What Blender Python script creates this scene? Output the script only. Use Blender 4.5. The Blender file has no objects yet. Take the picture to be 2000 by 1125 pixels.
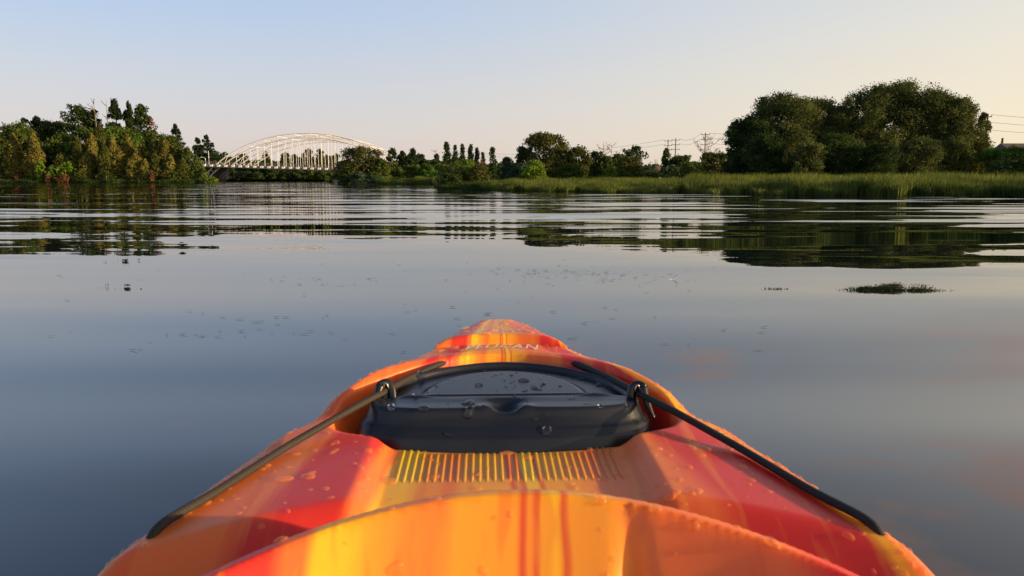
import bpy, bmesh, math, random
import numpy as np
from mathutils import Vector, Matrix

# ------------------------------------------------------------------ camera, sky, sun, exposure
S = bpy.context.scene
COL = S.collection
F_PX, HORIZON, CAM_H = 1450.0, 351.0, 0.70          # photo is 2000 x 1125
PITCH = math.atan((562.5 - HORIZON) / F_PX)
cam_d = bpy.data.cameras.new('camera')
cam = bpy.data.objects.new('camera', cam_d); COL.objects.link(cam)
cam.location = (0, 0, CAM_H); cam.rotation_euler = (math.pi/2 - PITCH, 0, 0)
cam_d.sensor_width = 36; cam_d.lens = 36 * F_PX / 2000
cam_d.clip_start = 0.02; cam_d.clip_end = 9000
cam_d.dof.use_dof = True; cam_d.dof.focus_distance = 6.0; cam_d.dof.aperture_fstop = 15
S.camera = cam
S.render.resolution_x, S.render.resolution_y = 1024, 576

SUN_EL, SUN_AZ = math.radians(10.0), math.radians(103.0)     # azimuth from +Y towards +X
w = bpy.data.worlds.new('World'); S.world = w; w.use_nodes = True
wn, wl = w.node_tree.nodes, w.node_tree.links
wn.clear()
def wnode(t, **k):
    n = wn.new(t)
    for a, b in k.items(): setattr(n, a, b)
    return n
wo = wnode('ShaderNodeOutputWorld'); bg = wnode('ShaderNodeBackground')
sky = wnode('ShaderNodeTexSky', sky_type='NISHITA', sun_disc=False, sun_elevation=SUN_EL,
            sun_rotation=SUN_AZ, altitude=80, air_density=1.0, dust_density=2.2, ozone_density=1.6)
EXPOSURE, SKY_STRENGTH = 1.0, 0.13
bg.inputs[1].default_value = SKY_STRENGTH
# evening haze over the clear-sky model: pale rose at the horizon, blue above, cream towards the sun
def wmath(op, a, b=None):
    k = wnode('ShaderNodeMath', operation=op)
    for i, q in enumerate((a, b)):
        if q is None: continue
        if isinstance(q, (int, float)): k.inputs[i].default_value = q
        else: wl.new(q, k.inputs[i])
    return k.outputs[0]
def wmix(fac, a, b):
    k = wnode('ShaderNodeMix', data_type='RGBA')
    for nme, q in (('Factor', fac), ('A', a), ('B', b)):
        if isinstance(q, (int, float)): k.inputs[nme].default_value = q
        elif isinstance(q, tuple): k.inputs[nme].default_value = (*q, 1)
        else: wl.new(q, k.inputs[nme])
    return k.outputs['Result']
KS = 1.0/(SKY_STRENGTH*2**EXPOSURE)
wtc = wnode('ShaderNodeTexCoord'); wsep = wnode('ShaderNodeSeparateXYZ'); wl.new(wtc.outputs['Generated'], wsep.inputs[0])
ramp = wnode('ShaderNodeValToRGB'); els = ramp.color_ramp.elements
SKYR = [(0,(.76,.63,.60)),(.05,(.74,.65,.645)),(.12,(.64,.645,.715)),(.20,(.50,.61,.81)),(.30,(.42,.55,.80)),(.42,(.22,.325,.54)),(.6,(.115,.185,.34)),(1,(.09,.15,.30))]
els[0].position = 0; els[0].color = (*SKYR[0][1], 1); els[1].position = 1; els[1].color = (*SKYR[-1][1], 1)
for p_, c_ in SKYR[1:-1]:
    e_ = els.new(p_); e_.color = (*c_, 1)
wl.new(wmath('ABSOLUTE', wsep.outputs[2]), ramp.inputs[0])
dt = wnode('ShaderNodeVectorMath', operation='DOT_PRODUCT'); wl.new(wtc.outputs['Generated'], dt.inputs[0])
dt.inputs[1].default_value = (math.sin(SUN_AZ), math.cos(SUN_AZ), .10)
glow = wnode('ShaderNodeMapRange', interpolation_type='SMOOTHSTEP'); wl.new(dt.outputs['Value'], glow.inputs['Value'])
glow.inputs['From Min'].default_value = -.60; glow.inputs['From Max'].default_value = .72
low = wmath('POWER', wmath('SUBTRACT', 1.0, wmath('MINIMUM', wmath('ABSOLUTE', wsep.outputs[2]), .999)), 1.5)
haze_c = wmix(wmath('MULTIPLY', glow.outputs[0], low), ramp.outputs[0], (1.06,.90,.62))
# thin high wisps of cloud
wmp = wnode('ShaderNodeMapping'); wmp.inputs['Scale'].default_value = (1.6, 1.6, 7.0); wl.new(wtc.outputs['Generated'], wmp.inputs['Vector'])
wnz = wnode('ShaderNodeTexNoise'); wnz.inputs['Scale'].default_value = 2.1; wnz.inputs['Detail'].default_value = 5; wnz.inputs['Roughness'].default_value = .58
wl.new(wmp.outputs[0], wnz.inputs['Vector'])
wcl = wnode('ShaderNodeMapRange', interpolation_type='SMOOTHSTEP'); wl.new(wmath('ADD', wnz.outputs['Fac'], wmath('MULTIPLY', wsep.outputs[0], .20)), wcl.inputs['Value'])
wcl.inputs['From Min'].default_value = .60; wcl.inputs['From Max'].default_value = .76
high = wnode('ShaderNodeMapRange', interpolation_type='SMOOTHSTEP'); wl.new(wmath('ABSOLUTE', wsep.outputs[2]), high.inputs['Value'])
high.inputs['From Min'].default_value = .20; high.inputs['From Max'].default_value = .29; high.inputs['To Min'].default_value = .08; high.inputs['To Max'].default_value = 1.0
cloudy = wmix(wmath('MULTIPLY', wcl.outputs[0], high.outputs[0]), haze_c, (.90,.62,.53))
scl = wnode('ShaderNodeVectorMath', operation='SCALE'); scl.inputs['Scale'].default_value = KS; wl.new(cloudy, scl.inputs[0])
wl.new(wmix(.85, sky.outputs[0], scl.outputs[0]), bg.inputs[0]); wl.new(bg.outputs[0], wo.inputs[0])

sd = bpy.data.lights.new('sun', 'SUN'); sun = bpy.data.objects.new('sun', sd); COL.objects.link(sun)
sd.energy = 4.0; sd.angle = math.radians(0.6); sd.color = (1.0, 0.68, 0.36)
sv = Vector((math.sin(SUN_AZ)*math.cos(SUN_EL), math.cos(SUN_AZ)*math.cos(SUN_EL), math.sin(SUN_EL)))
sun.rotation_euler = sv.to_track_quat('Z', 'Y').to_euler(); sun.location = sv * 60
S.view_settings.view_transform = 'Standard'; S.view_settings.look = 'None'
S.view_settings.exposure = EXPOSURE; S.view_settings.gamma = 1.0; S.view_settings.use_curve_mapping = False
S.render.engine = 'CYCLES'

# ------------------------------------------------------------------ helpers
CP, SP = math.cos(PITCH), math.sin(PITCH)
def ray(u, v):
    X, Y = (u - 1000) / F_PX, (562.5 - v) / F_PX
    return (X, CP + SP*Y, -SP + CP*Y)
def pt(u, v, y):                                     # point on the pixel's ray at depth y
    d = ray(u, v); k = y / d[1]
    return Vector((d[0]*k, y, CAM_H + d[2]*k))
def px(y): return y * CP / F_PX                      # metres per photo pixel near the horizon at depth y
def smooth(a, b, x):
    t = np.clip((x - a) / (b - a), 0, 1); return t*t*(3 - 2*t)

def tag(o, label=None, cat=None, group=None, kind=None):
    if label: o['label'] = label
    if cat: o['category'] = cat
    if group: o['group'] = group
    if kind: o['kind'] = kind
    return o
def link(name, me, mat=None, parent=None, smooth_shade=False):
    o = bpy.data.objects.new(name, me); COL.objects.link(o)
    if mat and not me.materials: me.materials.append(mat)
    if parent: o.parent = parent
    if smooth_shade: me.polygons.foreach_set('use_smooth', [True]*len(me.polygons))
    return o
def empty(name, loc=(0,0,0), rz=0):
    o = bpy.data.objects.new(name, None); COL.objects.link(o)
    o.location = loc; o.rotation_euler = (0,0,rz); o.empty_display_size = .3
    return o
def np_mesh(name, V, Fq, k):                         # V (n,3), Fq (m,k)
    me = bpy.data.meshes.new(name)
    V = np.asarray(V, np.float32); Fq = np.asarray(Fq, np.int32)
    me.vertices.add(len(V)); me.vertices.foreach_set('co', V.ravel())
    me.loops.add(Fq.size); me.loops.foreach_set('vertex_index', Fq.ravel())
    me.polygons.add(len(Fq)); me.polygons.foreach_set('loop_start', np.arange(0, Fq.size, k, dtype=np.int32))
    me.update(calc_edges=True)
    return me
class MB:                                            # mesh collector: tubes and boxes
    def __init__(s): s.v, s.f = [], []
    def tube(s, pts, rad, n=6, cap=True, flat=None):
        pts = [Vector(p) for p in pts]
        if not hasattr(rad, '__len__'): rad = [rad]*len(pts)
        b0 = len(s.v); up = None
        for i, p in enumerate(pts):
            d = (pts[min(i+1, len(pts)-1)] - pts[max(i-1, 0)]).normalized()
            if up is None:
                up = Vector((0,0,1)) if abs(d.z) < .9 else Vector((1,0,0))
            a = d.cross(up).normalized(); b = a.cross(d).normalized(); up = b
            for k in range(n):
                t = 2*math.pi*k/n
                s.v.append(p + (a*math.cos(t)*(flat or 1) + b*math.sin(t))*rad[i])
        for i in range(len(pts)-1):
            for k in range(n):
                q = b0+i*n+k; q2 = b0+i*n+(k+1) % n
                s.f.append((q, q2, q2+n, q+n))
        if cap:
            s.f.append(tuple(b0+k for k in reversed(range(n))))
            e = b0+(len(pts)-1)*n; s.f.append(tuple(e+k for k in range(n)))
        return s
    def box(s, x0, x1, y0, y1, z0, z1):
        b = len(s.v)
        s.v += [Vector((x, y, z)) for z in (z0, z1) for y in (y0, y1) for x in (x0, x1)]
        s.f += [tuple(b+i for i in q) for q in ((0,2,3,1),(4,5,7,6),(0,1,5,4),(2,6,7,3),(0,4,6,2),(1,3,7,5))]
        return s
    def poly(s, pts, faces):
        b = len(s.v); s.v += [Vector(p) for p in pts]; s.f += [tuple(b+i for i in q) for q in faces]; return s
    def build(s, name, mat, parent=None, sm=False):
        me = bpy.data.meshes.new(name); me.from_pydata([tuple(v) for v in s.v], [], s.f); me.update()
        return link(name, me, mat, parent, sm)

# ------------------------------------------------------------------ materials
MATS = {}
def new_mat(name):
    m = bpy.data.materials.new(name); m.use_nodes = True; m.node_tree.nodes.clear()
    return m, m.node_tree.nodes, m.node_tree.links
def principled(name, col, rough=.5, noise=0.0, nscale=5.0, spec=.5, metal=0, bump=0.0, bscale=60):
    if name in MATS: return MATS[name]
    m, n, l = new_mat(name)
    o = n.new('ShaderNodeOutputMaterial'); p = n.new('ShaderNodeBsdfPrincipled')
    p.inputs['Roughness'].default_value = rough; p.inputs['Metallic'].default_value = metal
    p.inputs['Specular IOR Level'].default_value = spec
    l.new(p.outputs[0], o.inputs[0])
    tc = n.new('ShaderNodeTexCoord')
    nt = n.new('ShaderNodeTexNoise'); nt.inputs['Scale'].default_value = nscale; nt.inputs['Detail'].default_value = 4
    l.new(tc.outputs['Object'], nt.inputs['Vector'])
    mx = n.new('ShaderNodeMix'); mx.data_type = 'RGBA'
    mx.inputs['A'].default_value = (*[c*(1-noise) for c in col], 1)
    mx.inputs['B'].default_value = (*[min(1, c*(1+noise)) for c in col], 1)
    l.new(nt.outputs['Fac'], mx.inputs['Factor']); l.new(mx.outputs['Result'], p.inputs['Base Color'])
    if bump:
        b = n.new('ShaderNodeBump'); b.inputs['Strength'].default_value = bump; b.inputs['Distance'].default_value = .002
        n2 = n.new('ShaderNodeTexNoise'); n2.inputs['Scale'].default_value = bscale
        l.new(tc.outputs['Object'], n2.inputs['Vector']); l.new(n2.outputs['Fac'], b.inputs['Height'])
        l.new(b.outputs[0], p.inputs['Normal'])
    MATS[name] = m; return m
def foliage(name, dark, light, trans=.3):
    if name in MATS: return MATS[name]
    m, n, l = new_mat(name)
    o = n.new('ShaderNodeOutputMaterial'); d = n.new('ShaderNodeBsdfDiffuse'); t = n.new('ShaderNodeBsdfTranslucent')
    mix = n.new('ShaderNodeMixShader'); mix.inputs[0].default_value = trans
    at = n.new('ShaderNodeAttribute'); at.attribute_name = 'leaf_tone'
    geo = n.new('ShaderNodeNewGeometry')
    nt = n.new('ShaderNodeTexNoise'); nt.inputs['Scale'].default_value = .35; nt.inputs['Detail'].default_value = 2
    l.new(geo.outputs['Position'], nt.inputs['Vector'])
    ad = n.new('ShaderNodeMath'); ad.operation = 'MULTIPLY_ADD'; ad.inputs[1].default_value = .6
    l.new(at.outputs['Fac'], ad.inputs[0])
    mr = n.new('ShaderNodeMapRange'); mr.inputs['From Min'].default_value = .3; mr.inputs['From Max'].default_value = .7
    mr.inputs['To Min'].default_value = -.1; mr.inputs['To Max'].default_value = .5
    l.new(nt.outputs['Fac'], mr.inputs['Value']); l.new(mr.outputs[0], ad.inputs[2])
    mx = n.new('ShaderNodeMix'); mx.data_type = 'RGBA'
    mx.inputs['A'].default_value = (*dark, 1); mx.inputs['B'].default_value = (*light, 1)
    l.new(ad.outputs[0], mx.inputs['Factor'])
    l.new(mx.outputs['Result'], d.inputs[0]); l.new(mx.outputs['Result'], t.inputs[0])
    l.new(d.outputs[0], mix.inputs[1]); l.new(t.outputs[0], mix.inputs[2]); l.new(mix.outputs[0], o.inputs[0])
    MATS[name] = m; return m
TONE = {
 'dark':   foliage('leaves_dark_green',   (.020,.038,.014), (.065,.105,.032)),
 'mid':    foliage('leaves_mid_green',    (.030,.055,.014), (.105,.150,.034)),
 'green':  foliage('leaves_fresh_green',  (.040,.085,.016), (.110,.200,.035)),
 'bright': foliage('leaves_bright_green', (.080,.140,.016), (.190,.300,.040)),
 'cedar':  foliage('leaves_cedar_gold',   (.055,.064,.016), (.200,.180,.042), .2),
 'olive':  foliage('leaves_olive',        (.040,.050,.014), (.110,.125,.032)),
 'pine':   foliage('needles_dark',        (.014,.028,.014), (.040,.065,.026), .15),
 'willow': foliage('leaves_willow',       (.034,.054,.018), (.150,.175,.055)),
 'blue':   foliage('leaves_blue_green',   (.028,.055,.032), (.070,.115,.062)),
 'rust':   foliage('leaves_rust',         (.090,.045,.024), (.210,.105,.058)),
 'brown':  foliage('leaves_brown',        (.080,.048,.026), (.190,.115,.060)),
 'reed':   foliage('reed_blades',         (.032,.065,.016), (.185,.225,.055), .35),
}
BARK = principled('bark', (.075,.058,.045), .9, .5, 3)
DEAD = principled('dead_wood', (.20,.165,.135), .9, .35, 3)

# ------------------------------------------------------------------ water
def water_material():
    m, n, l = new_mat('river_water')
    o = n.new('ShaderNodeOutputMaterial'); gl = n.new('ShaderNodeBsdfGlossy'); df = n.new('ShaderNodeBsdfDiffuse')
    gl.inputs['Roughness'].default_value = 0.0; df.inputs['Color'].default_value = (.010,.014,.018,1)
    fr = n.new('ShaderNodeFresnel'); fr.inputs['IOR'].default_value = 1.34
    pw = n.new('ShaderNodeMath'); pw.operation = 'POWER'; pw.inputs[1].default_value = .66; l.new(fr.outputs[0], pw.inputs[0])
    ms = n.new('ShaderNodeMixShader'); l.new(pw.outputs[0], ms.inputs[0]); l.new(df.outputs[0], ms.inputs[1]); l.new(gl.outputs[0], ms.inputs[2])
    l.new(ms.outputs[0], o.inputs[0])
    geo = n.new('ShaderNodeNewGeometry')
    def noise(sx, sy, detail, rough, off=0.0):
        mp = n.new('ShaderNodeMapping'); mp.inputs['Scale'].default_value = (sx, sy, 1); mp.inputs['Location'].default_value = (off, off*.7, off*1.3)
        l.new(geo.outputs['Position'], mp.inputs['Vector'])
        t = n.new('ShaderNodeTexNoise'); t.inputs['Scale'].default_value = 1; t.inputs['Detail'].default_value = detail; t.inputs['Roughness'].default_value = rough
        l.new(mp.outputs[0], t.inputs['Vector']); return t
    def math_(op, a, b=None, c=None):
        k = n.new('ShaderNodeMath'); k.operation = op
        for i, q in enumerate((a, b, c)):
            if q is None: continue
            if isinstance(q, (int, float)): k.inputs[i].default_value = q
            else: l.new(q, k.inputs[i])
        return k.outputs[0]
    sep = n.new('ShaderNodeSeparateXYZ'); l.new(geo.outputs['Position'], sep.inputs[0])
    # ruffled water beyond a ragged front about nine metres off the bow; a slick calm patch round the kayak
    edge = noise(.07, .25, 2, .5, 3.0)
    yy = math_('MULTIPLY_ADD', edge.outputs['Fac'], 2.4, sep.outputs['Y'])
    yy = math_('ADD', yy, math_('MULTIPLY', math_('MAXIMUM', sep.outputs['X'], 0.0), 1.0))
    yy = math_('ADD', yy, math_('MULTIPLY', math_('MAXIMUM', math_('MULTIPLY', sep.outputs['X'], -1.0), 0.0), .32))
    mr = n.new('ShaderNodeMapRange'); mr.interpolation_type = 'SMOOTHSTEP'
    mr.inputs['From Min'].default_value = 8.8; mr.inputs['From Max'].default_value = 10.4
    l.new(yy, mr.inputs['Value']); ruff = mr.outputs[0]
    swell = noise(.17, 1.0, 3.0, .66, 11.0)
    swell2 = noise(.02, .14, 2.0, .55, 91.0)          # wake swell, long crests across the view
    rip = noise(.6, 2.2, 2, .5, 23.0)                # small ripples
    calm = noise(.13, .80, 1.5, .45, 43.0)
    s1 = math_('MULTIPLY', math_('SUBTRACT', swell.outputs['Fac'], .5), .23)
    s2 = math_('MULTIPLY', math_('SUBTRACT', rip.outputs['Fac'], .5), .045)
    s1 = math_('MULTIPLY_ADD', math_('SUBTRACT', swell2.outputs['Fac'], .5), .08, s1)
    far = math_('MULTIPLY', math_('ADD', s1, s2), ruff)
    ma = n.new('ShaderNodeMapRange'); l.new(sep.outputs['Y'], ma.inputs['Value'])
    ma.inputs['From Min'].default_value = 2.6; ma.inputs['From Max'].default_value = 5.2; ma.inputs['To Min'].default_value = .26; ma.inputs['To Max'].default_value = .05
    s3 = math_('MULTIPLY', math_('SUBTRACT', calm.outputs['Fac'], .5), math_('MULTIPLY_ADD', math_('MAXIMUM', sep.outputs['X'], 0.0), .05, ma.outputs[0]))
    fine = noise(1.2, 5.0, 2, .5, 51.0)
    s4 = math_('MULTIPLY', math_('SUBTRACT', fine.outputs['Fac'], .5), .010)
    sy = math_('ADD', math_('ADD', far, s3), s4)
    xr = noise(.3, .9, 2, .5, 71.0)
    sx = math_('MULTIPLY', math_('SUBTRACT', xr.outputs['Fac'], .5), .03)
    cb = n.new('ShaderNodeCombineXYZ'); l.new(sx, cb.inputs[0]); l.new(sy, cb.inputs[1]); cb.inputs[2].default_value = 1
    nm = n.new('ShaderNodeVectorMath'); nm.operation = 'NORMALIZE'; l.new(cb.outputs[0], nm.inputs[0])
    l.new(nm.outputs[0], gl.inputs['Normal']); l.new(nm.outputs[0], fr.inputs['Normal'])
    return m
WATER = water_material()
mb = MB()
R = 3500
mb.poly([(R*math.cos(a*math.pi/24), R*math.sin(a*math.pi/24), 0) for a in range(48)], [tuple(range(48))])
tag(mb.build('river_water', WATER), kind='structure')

# ------------------------------------------------------------------ ground: the river banks
def az_of(u): return math.degrees(math.atan2((u-1000)/F_PX, CP))
def rr_(u, y): return (az_of(u), y/math.cos(math.radians(az_of(u))))
SH = [(-180,60),(-125,120),(-90,200),(-60,240),rr_(-300,180),rr_(0,178),rr_(200,177),rr_(380,176),rr_(412,176),rr_(424,330),rr_(640,335),
      (az_of(652),150),(az_of(700),118),(az_of(848),104),(az_of(860),58),(az_of(940),52),(az_of(1000),47),(az_of(1400),40),(az_of(1700),38),
      (az_of(2000),37),(60,40),(90,46),(125,52),(180,60)]
SHA = np.array([a for a,_ in SH]); SHR = np.array([r for _,r in SH], float)
LIFT = np.interp
def ground_z(x, y):
    x = np.asarray(x, float); y = np.asarray(y, float)
    r = np.hypot(x, y); az = np.degrees(np.arctan2(x, y))
    t = r - np.interp(az, SHA, SHR)
    up = np.interp(az, [-180,-60,az_of(360),az_of(412),az_of(440),180], [.05,.16,.13,.05,.012,.010])
    z = np.where(t < 0, np.maximum(-1.6, t*.22 - .03), -.03 + .12*(1-np.exp(-t/1.2)) + up*np.minimum(t, 45))
    wob = .05*np.sin(x*.31+y*.17)+.04*np.sin(x*.83-y*.41)
    return z + np.where(t > 1, wob, 0)
def gz(x, y): return float(ground_z(x, y))
rings = np.concatenate([np.arange(24, 62, .8), np.arange(62, 130, 2.5), np.arange(130, 230, 4), np.arange(230, 400, 10), np.geomspace(400, 3400, 14)])
na = 900
ang = np.radians(np.linspace(-180, 180, na, endpoint=False))
A, Rr = np.meshgrid(ang, rings); X = np.sin(A)*Rr; Y = np.cos(A)*Rr; Z = ground_z(X, Y)
idx = np.arange(len(rings)*na).reshape(len(rings), na); nx = np.roll(idx, -1, 1)
Fq = np.stack([idx[:-1], idx[1:], nx[1:], nx[:-1]], -1).reshape(-1, 4)
me = np_mesh('river_bank', np.stack([X, Y, Z], -1).reshape(-1, 3), Fq, 4)
tag(link('river_bank', me, principled('bank_soil', (.026,.030,.012), .95, .5, .6), None, True), kind='structure')

# ------------------------------------------------------------------ vegetation
def leaf_mesh(name, C, N, size, rng, asp=.6, jit=.7):
    n = len(C)
    N = N + rng.normal(0, jit, (n, 3)); N /= np.linalg.norm(N, axis=1, keepdims=True) + 1e-9
    T = np.cross(N, rng.normal(0, 1, (n, 3))); T /= np.linalg.norm(T, axis=1, keepdims=True) + 1e-9
    B = np.cross(N, T)
    a = (size * rng.uniform(.6, 1.35, n) * .5)[:, None]
    V = np.stack([C - T*a, C - B*a*asp, C + T*a, C + B*a*asp], 1)
    me = np_mesh(name, V.reshape(-1, 3), np.arange(4*n).reshape(n, 4), 4)
    at = me.attributes.new('leaf_tone', 'FLOAT', 'FACE'); at.data.foreach_set('value', rng.random(n).astype(np.float32))
    return me
PROF = {                                             # crown radius against height of the crown
 'broad': lambda t: np.interp(t, [0,.12,.35,.6,.85,1], [.6,.88,1,.97,.78,.42]),
 'tall':  lambda t: np.interp(t, [0,.15,.4,.7,.9,1], [.55,.85,1,.85,.5,.15]),
 'willow':lambda t: np.interp(t, [0,.1,.4,.7,.88,1], [.8,1,1,.92,.70,.36]),
 'shrub': lambda t: np.interp(t, [0,.3,.6,.85,1], [1,1,.85,.55,.2]),
 'poplar':lambda t: np.interp(t, [0,.15,.5,.8,1], [.45,.9,1,.7,.12]),
 'cedar': lambda t: np.interp(t, [0,.1,.35,.7,.9,1], [.75,1,.95,.62,.3,.05]),
 'pine':  lambda t: np.interp(t, [0,.2,.5,.8,1], [.75,1,.8,.45,.1]),
 'spruce':lambda t: np.interp(t, [0,.1,1], [.9,1,.05]),
}
def crown_points(kind, w, h, z0, L, rng, cov):
    prof = PROF[kind]; hc = h - z0; rw = w/2
    area = w*hc*.8
    n = int(min(42000, max(250, cov*area/(.15*L*L))))
    if kind in ('cedar',):
        t = rng.beta(1.1, 1.35, n); a = rng.uniform(0, 2*np.pi, n)
        nl = 26; lobes_a = rng.uniform(0, 2*np.pi, nl); lobes_t = rng.random(nl)
        f = np.zeros(n)
        for i in range(nl):
            da = np.abs((a-lobes_a[i]+np.pi) % (2*np.pi)-np.pi)
            f = np.maximum(f, np.exp(-(da/.5)**2-((t-lobes_t[i])/.10)**2))
        r = prof(t)*rw*(.62+.42*f)*rng.uniform(.72, 1.06, n)
        C = np.stack([np.cos(a)*r, np.sin(a)*r, z0+t*hc+rng.normal(0, .02*hc, n)], 1)
        N = np.stack([np.cos(a), np.sin(a), np.full(n, .45)], 1)
        return C, N
    if kind in ('pine', 'spruce'):
        tiers = 26 if kind == 'pine' else 34
        ti = np.sort(rng.random(tiers)); k = rng.integers(0, tiers, n)
        nb = 3; ba = rng.uniform(0, 2*np.pi, (tiers, nb)); bl = rng.uniform(.45, 1.15, (tiers, nb))
        bi = rng.integers(0, nb, n)
        f = np.sqrt(rng.random(n)); a = ba[k, bi]+rng.normal(0, .34, n)*(1-.3*f)
        r = prof(ti[k])*rw*bl[k, bi]*f
        droop = (.10 if kind == 'pine' else -.14)*r
        z = z0 + ti[k]*hc*.97 + droop + rng.normal(0, .022*hc, n)
        C = np.stack([np.cos(a)*r, np.sin(a)*r, np.minimum(z, h)], 1)
        N = np.stack([np.cos(a)*.4, np.sin(a)*.4, np.ones(n)], 1)
        return C, N
    nl = {'broad':46, 'tall':44, 'willow':74, 'shrub':34, 'poplar':70}[kind]
    t = rng.random(nl)**.85
    a = rng.uniform(0, 2*np.pi, nl)
    lr = rw*(.12+.24*rng.random(nl)**1.3)*(1.0 if kind != 'willow' else .9)
    if kind == 'poplar': lr = rw*rng.uniform(.3, .5, nl)
    R0 = prof(t)*rw*rng.uniform(.72, 1.22, nl)
    rad = np.maximum(0, R0-lr*.75)*np.sqrt(rng.uniform(.25, 1, nl))
    sq = np.clip(hc/w, .6, 1.25) if kind != 'poplar' else 1.5
    lz = z0 + t*hc; lz = np.clip(lz, z0+lr*.4, h-lr*sq*rng.uniform(.7, 1.5, nl))
    LC = np.stack([np.cos(a)*rad, np.sin(a)*rad, lz], 1)
    pr = lr**2; k = rng.choice(nl, n, p=pr/pr.sum())
    d = rng.normal(0, 1, (n, 3)); d[:, 2] += .35; d /= np.linalg.norm(d, axis=1, keepdims=True)
    rr = lr[k]*np.where(rng.random(n) < .17, rng.uniform(1, 1.34, n), rng.uniform(.45, 1.0, n))
    C = LC[k] + d*rr[:, None]*np.array([1, 1, sq*.9])
    m = int(n*.28); tf = rng.beta(1.2, 1.7, m)*.82; af = rng.uniform(0, 2*np.pi, m); rf = prof(tf)*rw*.68*np.sqrt(rng.random(m))
    Ci = np.stack([np.cos(af)*rf, np.sin(af)*rf, z0+tf*hc], 1); di = rng.normal(0, 1, (m, 3)); di /= np.linalg.norm(di, axis=1, keepdims=True)
    return np.concatenate([C, Ci]), np.concatenate([d, di])
def trunk_mesh(kind, w, h, z0, rng, mb=None):
    mb = mb or MB()
    r = max(.05, h*.016)
    lean = rng.normal(0, .02, 2)*h
    P = [(lean[0]*t*t, lean[1]*t*t, h*t*.9 - .25*(t == 0)) for t in (0, .2, .4, .6, .8, 1)]
    mb.tube(P, [r*(1-.8*t)+.01 for t in (0, .2, .4, .6, .8, 1)], 6)
    nb = {'pine':9, 'spruce':8, 'cedar':5, 'poplar':6, 'shrub':5}.get(kind, 9)
    for i in range(nb):
        t = rng.uniform(.18, .75) if kind != 'shrub' else rng.uniform(.02, .2)
        a = rng.uniform(0, 6.28); ln = w*rng.uniform(.22, .4)
        b = Vector((lean[0]*t*t, lean[1]*t*t, h*t*.9))
        e = b + Vector((math.cos(a)*ln, math.sin(a)*ln, ln*rng.uniform(.4, 1.1) if kind not in ('pine','spruce') else ln*.1))
        e.z = min(e.z, h*.88)
        m = (b+e)/2 + Vector((0, 0, ln*.08))
        mb.tube([b, m, e], [r*.42*(1-.6*t), r*.3*(1-.6*t), .012], 4)
    return mb
NAMES = {'broad':'broadleaf_tree','tall':'broadleaf_tree','willow':'willow_tree','shrub':'shrub','poplar':'poplar_tree','cedar':'cedar_tree','pine':'pine_tree','spruce':'spruce_tree'}
TID = [0]
def tree(kind, u, vtop, D, wpx, tone, label, group=None, skirt=None, cov=3.0, leafpx=2.2, name=None, cat=None):
    TID[0] += 1; rng = np.random.default_rng(1000+TID[0]*17)
    top = pt(u, vtop, D); x, y = top.x, top.y; g = gz(x, y); g = max(g, -.15)
    h = max(.5, top.z - g); wd = wpx*px(D); L = leafpx*D/742.0
    z0 = h*(skirt if skirt is not None else {'shrub':.0,'cedar':.02,'willow':.05,'poplar':.02,'pine':.2,'spruce':.04,'tall':.05}.get(kind, .03))
    root = empty(name or NAMES[kind], (x, y, g))
    C, N = crown_points(kind, wd, h, z0, L, rng, cov)
    trunk_mesh(kind, wd, h, z0, rng).build('trunk' if kind != 'shrub' else 'stem', BARK, root)
    me = leaf_mesh('crown', C, N, L, rng, .55 if kind not in ('pine','spruce') else .45)
    link('crown', me, TONE[tone], root)
    tag(root, label, cat or ('shrub' if kind == 'shrub' else 'tree'), group)
    return root
def dead_tree(u, vtop, D, wpx, label, group=None, branches=10, vbase=None, seed=0):
    rng = np.random.default_rng(777+seed)
    top = pt(u, vtop, D); g = max(gz(top.x, top.y), 0); h = top.z-g; wd = wpx*px(D)
    root = empty('dead_tree', (top.x, top.y, g)); r = h*.012+.03
    tm = MB(); P = [Vector((rng.normal(0, .01)*h, 0, h*t-.2*(t == 0))) for t in (0, .3, .6, 1)]
    tm.tube(P, [r, r*.8, r*.5, .02], 6); tm.build('trunk', DEAD, root)
    for i in range(branches):
        bm_ = MB()
        t = rng.uniform(.32, .95); a = rng.uniform(0, 6.28); ln = wd*rng.uniform(.3, .55)
        b = Vector((0, 0, h*t)); e = b+Vector((math.cos(a)*ln, math.sin(a)*ln, ln*rng.uniform(.5, 1.3))); e.z = min(e.z, h*1.0)
        m = (b+e)/2+Vector((rng.normal(0, .06), rng.normal(0, .06), -.05))*ln
        bm_.tube([b, m, e], [r*.45, r*.33, .018], 4)
        for q in range(5):
            f = rng.uniform(.35, .9); s0 = m.lerp(e, f) if f > .5 else b.lerp(m, f*2)
            s1 = s0+Vector((rng.normal(0, .35), rng.normal(0, .35), rng.uniform(.2, .7)))*ln*.5
            bm_.tube([s0, s1], [r*.24, .012], 3)
        bm_.build('branch', DEAD, root)
    tag(root, label, 'dead tree', group); return root

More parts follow.
